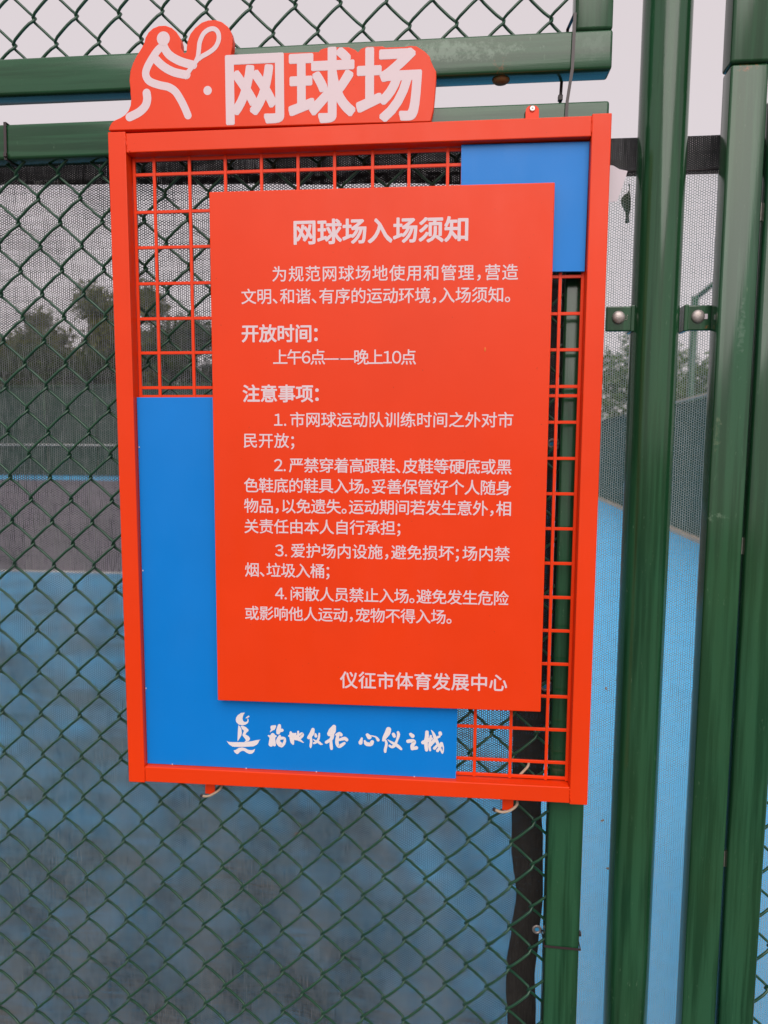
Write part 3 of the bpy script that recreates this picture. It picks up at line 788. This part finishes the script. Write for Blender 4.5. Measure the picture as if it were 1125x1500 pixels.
# --- square jamb and the panels on the right
JB = thing('square_post', 'square green steel gate post with scratched face and rusty top seam', 'post', (0.539, 0.05, 0))
rr_tube_h('post_tube', 0.5140, 0.5635, -1.56, 0.5575, M_GREEN_RUST, JB, 0.036, 0.067)
for k, z in enumerate((0.368, -0.102, -0.585, -1.06)):
    bm = bmesh.new()
    add_tube(bm, [(0.5660, 0.049, z + GZ), (0.5660, 0.053, z + GZ), (0.5660, 0.0545, z + GZ)], [0.0125, 0.0125, 0.009], 20)
    link('spacer_bolt', bm_mesh('spacer_bolt', bm), M_STEEL, JB)
UR = thing('fence_panel', 'upper right corner panel of green square tubes above the scratched gate post', 'fence panel', (0.9, 0.05, GZ + 0.558), 'green chain-link fence panels')
rr_tube_h('bottom_rail', 0.5630, 1.60, 0.5583, 0.6095, M_GREEN_RUST, UR, 0.0345, 0.0675)
rr_tube_h('side_post', 0.5125, 0.5630, 0.5583, 1.70, M_GREEN_Z, UR, 0.0340, 0.0675)
rr_tube_h('side_post', 1.60, 1.65, 0.5583, 1.70, M_GREEN_Z, UR, 0.0340, 0.0675)
rr_tube_h('top_rail', 0.5125, 1.65, 1.7005, 1.75, M_GREEN_X, UR)
chain_link(UR, 0.580, 30, GZ + 0.606, GZ + 1.705, GZ + 0.65, hp, 0.0730, RX + 0.002)
GL = thing('gate_leaf', 'green gate leaf with chain-link starting at the right edge, beside the scratched gate post', 'gate', (0.9, 0.05, 0))
rr_tube_h('stile', 0.5690, 0.6200, -1.50, 0.5150, M_GREEN_Z, GL, 0.035, 0.067, 0.005)
rr_tube_h('stile', 1.60, 1.65, -1.50, 0.5150, M_GREEN_Z, GL, 0.035, 0.067)
rr_tube_h('top_rail', 0.6203, 1.5997, 0.4650, 0.5150, M_GREEN_X, GL, 0.0352, 0.067)
rr_tube_h('bottom_rail', 0.6203, 1.5997, -1.50, -1.45, M_GREEN_X, GL, 0.0352, 0.067)
chain_link(GL, 0.6260, 30, GZ - 1.455, GZ + 0.470, GZ - 0.652, P_HALF, PERIOD, RX + 0.002)

# ================================================================== NETS
def net_sheet(name, xf0, xf1, z0, z1, y, mat_, parent, amp=0.003, dx=0.012, dz=0.012, sd_=0.0, fold=0.0, zs=lambda x, z: 0.0):
    nz_ = int((z1 - z0) / dz)
    nx_ = max(2, int(abs(xf1(z0) - xf0(z0)) / dx))
    V, F = [], []
    for j in range(nz_ + 1):
        z = z0 + (z1 - z0) * j / nz_
        a, b = xf0(z), xf1(z)
        for i in range(nx_ + 1):
            x = a + (b - a) * i / nx_
            q = Vector((x * 3.2 + sd_, z * 2.0, sd_))
            d = noise.noise(q) * amp + noise.noise(Vector((x * 15 + z * 8 + sd_, z * 14 - x * 6, 3.3))) * amp * .35
            d += fold * noise.noise(Vector(((x * .8 + z * .55) * 16 + sd_, (z * .8 - x * .55) * 5, 7.7)))
            V.append((x, y + d, z + GZ + zs(x, z)))
    for j in range(nz_):
        for i in range(nx_):
            s = j * (nx_ + 1) + i
            F.append((s, s + 1, s + nx_ + 2, s + nx_ + 1))
    me = bpy.data.meshes.new(name)
    me.from_pydata(V, [], F)
    return link(name, me, mat_, parent, smooth=True)

def interp(T):
    def f(z):
        if z >= T[0][0]: return T[0][1]
        for (za, a), (zb, b) in zip(T, T[1:]):
            if za >= z >= zb:
                t = (za - z) / (za - zb)
                t = t * t * (3 - 2 * t)
                return a + (b - a) * t
        return T[-1][1]
    return f
edge_l = interp([(0.5, 0.258), (-0.30, 0.250), (-0.545, 0.2515), (-0.62, 0.2535), (-0.70, 0.2625), (-0.76, 0.2560), (-0.815, 0.2500), (-0.86, 0.2490), (-0.92, 0.2530), (-1.5, 0.255)])
edge_r = interp([(0.5, 0.3060), (-0.42, 0.3060), (-0.50, 0.3000), (-0.545, 0.2990), (-0.60, 0.3035), (-0.70, 0.3060), (-0.78, 0.3010), (-0.84, 0.2965), (-0.90, 0.3000), (-1.5, 0.302)])
DN = thing('privacy_net', 'dark fine shade net with black bound edge, tied behind the chain-link below the board', 'shade net', (-0.35, 0.1, 0))
net_sheet('net_cloth', lambda z: -1.08, lambda z: edge_l(z) + 0.004, -1.50, 0.4600, 0.106, M_NET_DARK, DN, 0.010, fold=0.008)
net_sheet('hem', lambda z: -1.08, lambda z: 0.300, 0.4430, 0.5140, 0.100, M_HEM, DN, 0.002, 0.02, 0.008, 0.0, 0.0, lambda x, z: (0.514 - z) / 0.071 * (-0.026 * (x + 0.09) + 0.0022 * noise.noise(Vector((x * 9, 0, 0)))))
net_sheet('side_binding', edge_l, edge_r, -1.50, 0.4670, 0.0985, M_HEM_SOLID, DN, 0.003, 0.006, 0.012, 4.0)
def torus(name, cx, cy, cz, R, r, m, parent, sides=24, tilt=0.0):
    bm = bmesh.new()
    prof = [(R - r, 0), (R - r * .3, -r * .7), (R + r * .6, -r * .6), (R + r, 0), (R + r * .5, r * .3), (R - r * .7, r * .4)]
    rings = []
    for k in range(sides):
        a = 2 * pi * k / sides
        rings.append([bm.verts.new((cx + cos(a) * p[0], cy + p[1], cz + sin(a) * p[0])) for p in prof])
    for k in range(sides):
        A, B = rings[k], rings[(k + 1) % sides]
        for i in range(len(prof)):
            f = bm.faces.new((A[i], A[(i + 1) % len(prof)], B[(i + 1) % len(prof)], B[i]))
            f.smooth = True
    bmesh.ops.recalc_face_normals(bm, faces=bm.faces)
    return link(name, bm_mesh(name, bm), m, parent)
for x, z in ((0.3000, -0.7529), (0.3020, -0.3389), (0.3020, 0.0456)):
    e = torus('eyelet', x - 0.003, 0.0925, z + GZ, 0.0058, 0.0024, M_STEEL, DN)
    bm = bmesh.new()
    bmesh.ops.create_circle(bm, cap_ends=True, segments=20, radius=0.0045)
    for v in bm.verts: v.co = Vector((x - 0.003 + v.co.x, 0.0935, z + GZ + v.co.y))
    h = link('hole_showing_court', bm_mesh('hole_showing_court', bm), M_COURT_BLUE, e, keep=True)
    h.name = 'eyelet_backing'

LN = thing('privacy_net', 'pale grey-green shade net with black top hem hanging behind the round post and gate post', 'shade net', (0.8, 0.12, 0))
net_sheet('net_cloth', lambda z: 0.270, lambda z: 1.70, -1.52, 0.4490, 0.125, M_NET_LIGHT, LN, 0.005, 0.02, 0.02, 9.0)
net_sheet('hem', lambda z: 0.270, lambda z: 1.70, 0.4480, 0.5035, 0.122, M_HEM, LN, 0.003, 0.01, 0.01, 5.0)
bm = bmesh.new()
add_tube(bm, [(0.27 + 0.02 * i, 0.1205 + 0.001 * sin(i * 1.3), GZ + 0.4545 + 0.0012 * sin(i * .9)) for i in range(72)], 0.0012, 5)
link('seam_cord', bm_mesh('seam_cord', bm), M_BLACKPL, LN)

# ================================================================== NOTICE BOARD
SB = thing('notice_board', 'orange-red framed tennis court notice board with blue panels and white Chinese lettering', 'notice board', (0, 0, GZ - 0.48))
def sb(name, x0, x1, y0, y1, z0, z1, m=M_RED, bev=0.0010):
    return box(name, x0, x1, y0, y1, z0 + GZ, z1 + GZ, m, SB, bev, 2)
sb('frame_bar', -0.3500, -0.3240, -0.0003, 0.0300, -0.4834, 0.4834, bev=0.0012)
sb('frame_bar', 0.3243, 0.3500, -0.0003, 0.0300, -0.4834, 0.4834, bev=0.0012)
sb('frame_bar', -0.3238, 0.3241, 0.0004, 0.0300, 0.4547, 0.4812, bev=0.0012)
sb('frame_bar', -0.3238, 0.3241, 0.0004, 0.0300, -0.4820, -0.4575, bev=0.0012)

def bead(pts):
    rnd = random.Random(int(abs(pts[0][0]) * 1e4))
    P = catmull([(x, y, z + GZ) for x, y, z in pts], 6)
    bm = bmesh.new()
    add_tube(bm, P, [0.0007 * (0.5 + rnd.random()) * (1 if 0 < i < len(P) - 1 else .3) for i in range(len(P))], 8)
    link('weld_bead', bm_mesh('weld_bead', bm), M_RED, SB)
bead([(-0.3245, 0.0000, 0.4800), (-0.3235, 0.0002, 0.4700), (-0.3215, 0.0004, 0.4620), (-0.3180, 0.0004, 0.4560)])
bead([(0.3245, 0.0000, 0.4800), (0.3240, 0.0002, 0.4700), (0.3244, 0.0000, 0.4580)])
bead([(0.3240, 0.0002, -0.4600), (0.3244, 0.0000, -0.4660), (0.3248, -0.0001, -0.4740), (0.3275, -0.0002, -0.4810)])
bead([(-0.3240, 0.0002, -0.4590), (-0.3242, 0.0000, -0.4700), (-0.3245, 0.0000, -0.4800)])

# welded grid behind the panels
GW = 0.0022
def shared_bar(x0, x1, y0, y1, z0, z1):
    bm = bmesh.new()
    add_box(bm, x0, x1, y0, y1, z0, z1, 0.0004, 1)
    me = bm_mesh('grid_bar', bm)
    me.materials.append(M_RED)
    return me
vb = shared_bar(-GW, GW, 0.0160, 0.0190, -0.4560, 0.4540)
hb = shared_bar(-0.3233, 0.3236, 0.0166, 0.0196, -GW, GW)
sbl = root_loc(SB)
for x in (-0.3205, -0.2904, -0.2377, -0.1848, -0.1319, -0.0789, -0.0263, 0.0277, 0.0789, 0.1329, 0.1535, 0.1852, 0.2382, 0.2913, 0.3220):
    o = bpy.data.objects.new('grid_bar', vb); COL.objects.link(o); o.parent = SB
    o.location = Vector((x, 0, GZ)) - sbl
for z in (0.4510, 0.4305, 0.3781, 0.3281, 0.2767, 0.2262, 0.1765, 0.1255, 0.1125, 0.0753, 0.0240, -0.0267, -0.0772, -0.1279, -0.1781, -0.2278, -0.2779, -0.3272, -0.3781, -0.4286, -0.4525):
    o = bpy.data.objects.new('grid_bar', hb); COL.objects.link(o); o.parent = SB
    o.location = Vector((0, 0, z + GZ)) - sbl

# blue panels: a low block at the left and bottom, an upper right block
off = lambda pts: [(x, z + GZ) for x, z in pts]
BL = slab('blue_panel', off([(-0.3232, 0.1108), (-0.1000, 0.1108), (-0.1000, -0.2600), (0.1590, -0.2600), (0.1576, -0.4571), (-0.3234, -0.4565)]), 0.0095, 0.0148, M_BLUE, SB)
BU = slab('blue_panel', off([(0.1513, 0.4535), (0.3238, 0.4520), (0.3228, 0.2815), (0.2200, 0.2825), (0.2200, 0.3600), (0.1520, 0.3600)]), 0.0095, 0.0148, M_BLUE, SB)
for x, z in ((-0.3215, 0.0371), (-0.3215, -0.150), (-0.3220, -0.335), (-0.283, -0.4558), (-0.165, -0.4566), (-0.055, -0.4568), (0.095, -0.4570)):
    sb('panel_clip', x - .0007, x + .0008, 0.0085, 0.0098, z - .0012, z + .0008, M_PAPER, 0.0003)

# notice panel
NP = slab('notice_panel', off([(-0.2015, 0.3954), (0.2770, 0.3945), (0.2779, -0.3423), (-0.2028, -0.3439)]), -0.0060, 0.0052, M_RED, SB)
bv = NP.modifiers.new('edge', 'BEVEL'); bv.width = 0.0012; bv.segments = 3; bv.limit_method = 'ANGLE'
for i, (txt, a, b, em, o_) in enumerate(TEXT):
    l = text_line('heading_lettering' if em > 0.026 else 'lettering', txt, a, b, em, o_, -0.00610, M_LETTER, SB)
bm = bmesh.new()
bmesh.ops.create_uvsphere(bm, u_segments=10, v_segments=6, radius=1)
for v in bm.verts: v.co = Vector((0.1880 + v.co.x * .0014, -0.0060 + v.co.y * .0006, 0.1745 + GZ + v.co.z * .0032))
link('orange_speck', bm_mesh('orange_speck', bm), M_TIP, SB)

# header board with the player and the title
HB = slab('header_board', off(HEADER_OUTLINE), 0.0, 0.0120, M_RED, SB)
bv = HB.modifiers.new('edge', 'BEVEL'); bv.width = 0.0010; bv.segments = 2; bv.limit_method = 'ANGLE'; bv.angle_limit = radians(60)
V, F = [], []
for i, (pts, w) in enumerate(PLAYER_STROKES):
    ribbon(V, F, [(x, z + GZ, w) for x, z in pts], -0.00012 - 0.00002 * i)
for (cx, cz), r, i in ((PLAYER_HEAD, 0.0094, 5), (BALL, 0.0060, 0)):
    s = len(V)
    V += [(cx + cos(2 * pi * k / 32) * r, -0.00012 - 0.00002 * i, cz + GZ + sin(2 * pi * k / 32) * r) for k in range(32)]
    F.append(tuple(range(s, s + 32)))
ribbon(V, F, [(x, z + GZ, 0.0063) for x, z in RACKET_LOOP], -0.00026)
s = len(V)
V += [(x, -0.00028, z + GZ) for x, z in RACKET_HANDLE]
F.append(tuple(range(s, s + len(RACKET_HANDLE))))
flat_mesh('tennis_player_symbol', V, F, M_LETTER, SB)
text_line('title_lettering', HEADTEXT[0], HEADTEXT[1], HEADTEXT[2], 0.1010, 0.029, -0.00012, M_LETTER, SB, 0.93)

# boat emblem and brush lettering on the blue panel
V, F = [], []
for P in LOGO:
    s = len(V)
    V += [(x, 0.0092, z + GZ) for x, z in P]
    F.append(tuple(range(s, s + len(P))))
flat_mesh('boat_emblem', V, F, M_LOGO, SB)
for ch in BRUSH:
    V, F = [], []
    for i, s_ in enumerate(ch):
        ribbon(V, F, [(x, z + GZ, w) for x, z, w in s_], 0.0092 - 0.00004 * i)
    flat_mesh('brush_lettering', V, F, M_LOGO, SB)

# fixing tabs
def tabshape(x0, x1, z0, z1, rd, up=True):
    P = []
    if up:
        P = [(x0, z0), (x1, z0)]
        for k in range(7): P.append((x1 - rd + cos(k * pi / 12) * rd, z1 - rd + sin(k * pi / 12) * rd))
        for k in range(7): P.append((x0 + rd + cos(pi / 2 + k * pi / 12) * rd, z1 - rd + sin(pi / 2 + k * pi / 12) * rd))
    else:
        P = [(x0, z1), (x0, z0), (x1, z0), (x1, z1)]
    return P
TB = slab('fixing_tab', off(tabshape(0.2398, 0.2580, 0.470, 0.5115, 0.007)), 0.0308, 0.0338, M_RED, SB)
bm = bmesh.new()
add_tube(bm, [(0.2489, 0.0308, GZ + 0.5070), (0.2489, 0.0296, GZ + 0.5070), (0.2489, 0.0288, GZ + 0.5070)], [0.0042, 0.0040, 0.0028], 20)
sc = link('screw', bm_mesh('screw', bm), M_SCREW, TB, keep=True)
bm = bmesh.new()
add_box(bm, 0.2489 - .0022, 0.2489 + .0022, 0.0285, 0.0289, GZ + .5066, GZ + .5074)
add_box(bm, 0.2489 - .0004, 0.2489 + .0004, 0.0284, 0.0290, GZ + .5048, GZ + .5092)
link('screw_slot', bm_mesh('screw_slot', bm), M_BLACKPL, TB, keep=True)
for x0, x1, zb in ((-0.2390, -0.2235, -0.5130), (0.2298, 0.2462, -0.5145)):
    slab('fixing_tab', off(tabshape(x0, x1, zb, -0.470, .004, False)), 0.0305, 0.0335, M_RED, SB)

# ================================================================== SMALL THINGS
def wire_tie(label, pts, r):
    o = tube('wire_tie', [(x, y, z + GZ) for x, y, z in catmull(pts, 5)], r, M_TAN)
    bm = bmesh.new()
    a = Vector(pts[0]); b = Vector(pts[1])
    d = (a - b).normalized()
    add_tube(bm, [a + d * -0.001 + Vector((0, 0, GZ)), a + d * 0.0035 + Vector((0, 0, GZ))], r * 1.2, 8)
    e = link('dark_end', bm_mesh('dark_end', bm), M_BLACKPL, o, keep=True)
    return tag(o, label, 'wire tie', 'wire ties under the notice board')
wire_tie('tan wire tie under the bottom frame bar near its left corner', [(-0.2430, 0.0290, -0.5165), (-0.2330, 0.0270, -0.5150), (-0.2230, 0.0275, -0.5100), (-0.2165, 0.0310, -0.5060), (-0.2150, 0.040, -0.5045)], 0.0019)
wire_tie('longer curved tan wire tie under the bottom frame bar near the dark net edge', [(0.2185, 0.0300, -0.5140), (0.2270, 0.0275, -0.5160), (0.2370, 0.0275, -0.5148), (0.2460, 0.0290, -0.5105), (0.2520, 0.0330, -0.5060), (0.253, 0.040, -0.505)], 0.0021)
wire_tie('pale wire tie end seen through the lowest row of the board grid', [(0.2480, 0.0285, -0.4640), (0.2560, 0.0275, -0.4540), (0.2660, 0.0280, -0.4420), (0.2685, 0.034, -0.4370)], 0.0020)

def loop_tie(name, label, pts, w, t_, parent=None):
    """flat strap: closed band through (x, y, z) centre points, width w along its axis"""
    return tag(tube(name, pts, w, M_BLACKPL), label, 'cable tie', 'dark cable ties on the green tubes')
def strap(label, P, axis, w):
    """closed flat band; axis is the direction of the band's width."""
    bm = bmesh.new()
    n = len(P)
    ax = Vector(axis) * w / 2
    P = [Vector(p) for p in P]
    c = sum(P, Vector()) / n
    ring = []
    for p in P:
        o = (p - c); o -= Vector(axis) * o.dot(Vector(axis)); o = o.normalized() * 0.0012
        ring.append([bm.verts.new(p - ax), bm.verts.new(p + ax), bm.verts.new(p + ax + o), bm.verts.new(p - ax + o)])
    for k in range(n):
        A, B = ring[k], ring[(k + 1) % n]
        for i in range(4):
            bm.faces.new((A[i], A[(i + 1) % 4], B[(i + 1) % 4], B[i]))
    bmesh.ops.recalc_face_normals(bm, faces=bm.faces)
    o = link('cable_tie', bm_mesh('cable_tie', bm), M_BLACKPL)
    return tag(o, label, 'cable tie', 'dark cable ties on the green tubes')
zt = -0.7365 + GZ
s1 = strap('thin dark cable tie round the green tube below the board', [(0.3005, 0.034, zt + .0008), (0.3545, 0.034, zt - .0008), (0.3550, 0.0685, zt), (0.3005, 0.0685, zt)], (0, 0, 1), 0.0034)
box('lock_head', 0.3546, 0.3580, 0.045, 0.052, zt + 0.012, zt + 0.018, M_BLACKPL, s1, 0.0005)
s2 = strap('dark cable tie round the rail left of the board', [(-0.5275, 0.0335, 0.4662 + GZ), (-0.5262, 0.0335, 0.518 + GZ), (-0.5262, 0.0685, 0.518 + GZ), (-0.5275, 0.0685, 0.4662 + GZ)], (1, 0, 0), 0.0042)
box('lock_head', -0.5290, -0.5245, 0.0300, 0.0340, 0.4685 + GZ, 0.4745 + GZ, M_BLACKPL, s2, 0.0005)
# long tie hanging the lower panel from the upper one
s3 = strap('long dark cable tie linking the upper and lower rails above the board corner',
    [(0.3035, 0.0334, 0.6300 + GZ), (0.3020, 0.0334, 0.5580 + GZ), (0.2965, 0.0336, 0.5175 + GZ), (0.2945, 0.0336, 0.4655 + GZ),
     (0.2930, 0.0690, 0.4655 + GZ), (0.2920, 0.0690, 0.5175 + GZ), (0.2935, 0.0685, 0.5580 + GZ), (0.3000, 0.0685, 0.6300 + GZ)], (1, 0, 0), 0.0042)
box('lock_head', 0.2885, 0.2950, 0.0615, 0.0680, 0.5325 + GZ, 0.5400 + GZ, M_BLACKPL, s3, 0.0008)

pp = slab('torn_tape', off([(0.345, 0.4400), (0.3668, 0.4385), (0.3760, 0.4330), (0.3872, 0.4305), (0.3810, 0.4090), (0.3745, 0.3900), (0.3680, 0.3885), (0.345, 0.3890)]), 0.0560, 0.0566, M_PAPER)
tag(pp, 'torn pale lilac piece of tape sticking out behind the upper right board corner', 'tape')
lf = slab('leaf', off([(0.4070, 0.4400), (0.4090, 0.4320), (0.4060, 0.4265), (0.4010, 0.4240), (0.3965, 0.4160), (0.3990, 0.4080), (0.4040, 0.3990), (0.4060, 0.3900), (0.4040, 0.3850), (0.4060, 0.3815), (0.4110, 0.3830), (0.4100, 0.3930), (0.4118, 0.4030), (0.4122, 0.4130), (0.4110, 0.4220), (0.4098, 0.4300), (0.4100, 0.4400)]), 0.1290, 0.1294, M_LEAFGREEN)
tag(lf, 'withered dark green leaf stuck on the pale net just under its black hem', 'leaf')
def bit(name, label, x, z, y, w, h, m, rot, sd_):
    rnd = random.Random(sd_)
    P = []
    for k in range(9):
        a = 2 * pi * k / 9
        rr = rnd.uniform(.6, 1.1)
        px, pz = cos(a) * w * rr, sin(a) * h * rr
        P.append((x + px * cos(rot) - pz * sin(rot), z + GZ + px * sin(rot) + pz * cos(rot)))
    o = slab(name, P, y, y + 0.0006, m)
    return tag(o, label, 'leaf', 'dry leaf scraps caught in the nets')
bit('leaf', 'tiny dry leaf scrap on the pale net level with the board signature line', 0.4000, -0.3485, 0.1185, .0016, .0032, M_LEAFDRY, .3, 1)
bit('leaf', 'tiny dry leaf scrap on the pale net just below the level of the board bottom', 0.4020, -0.5730, 0.1185, .0028, .0022, M_LEAFDRY, .2, 2)
bit('leaf', 'lowest dry leaf scrap on the pale net left of the round post', 0.4140, -0.6560, 0.1185, .0042, .0020, M_LEAFDRY, .2, 3)
bit('leaf', 'flat brown leaf behind the dark net under the board', -0.1090, -0.6230, 0.1150, .0085, .0030, M_LEAFDRY, .0, 4)
bit('leaf', 'brown leaf near the black net edge under the right board tab', 0.2290, -0.5640, 0.1150, .0080, .0036, M_LEAFDRY, -.1, 5)

bpy.data.objects.remove(_fo)
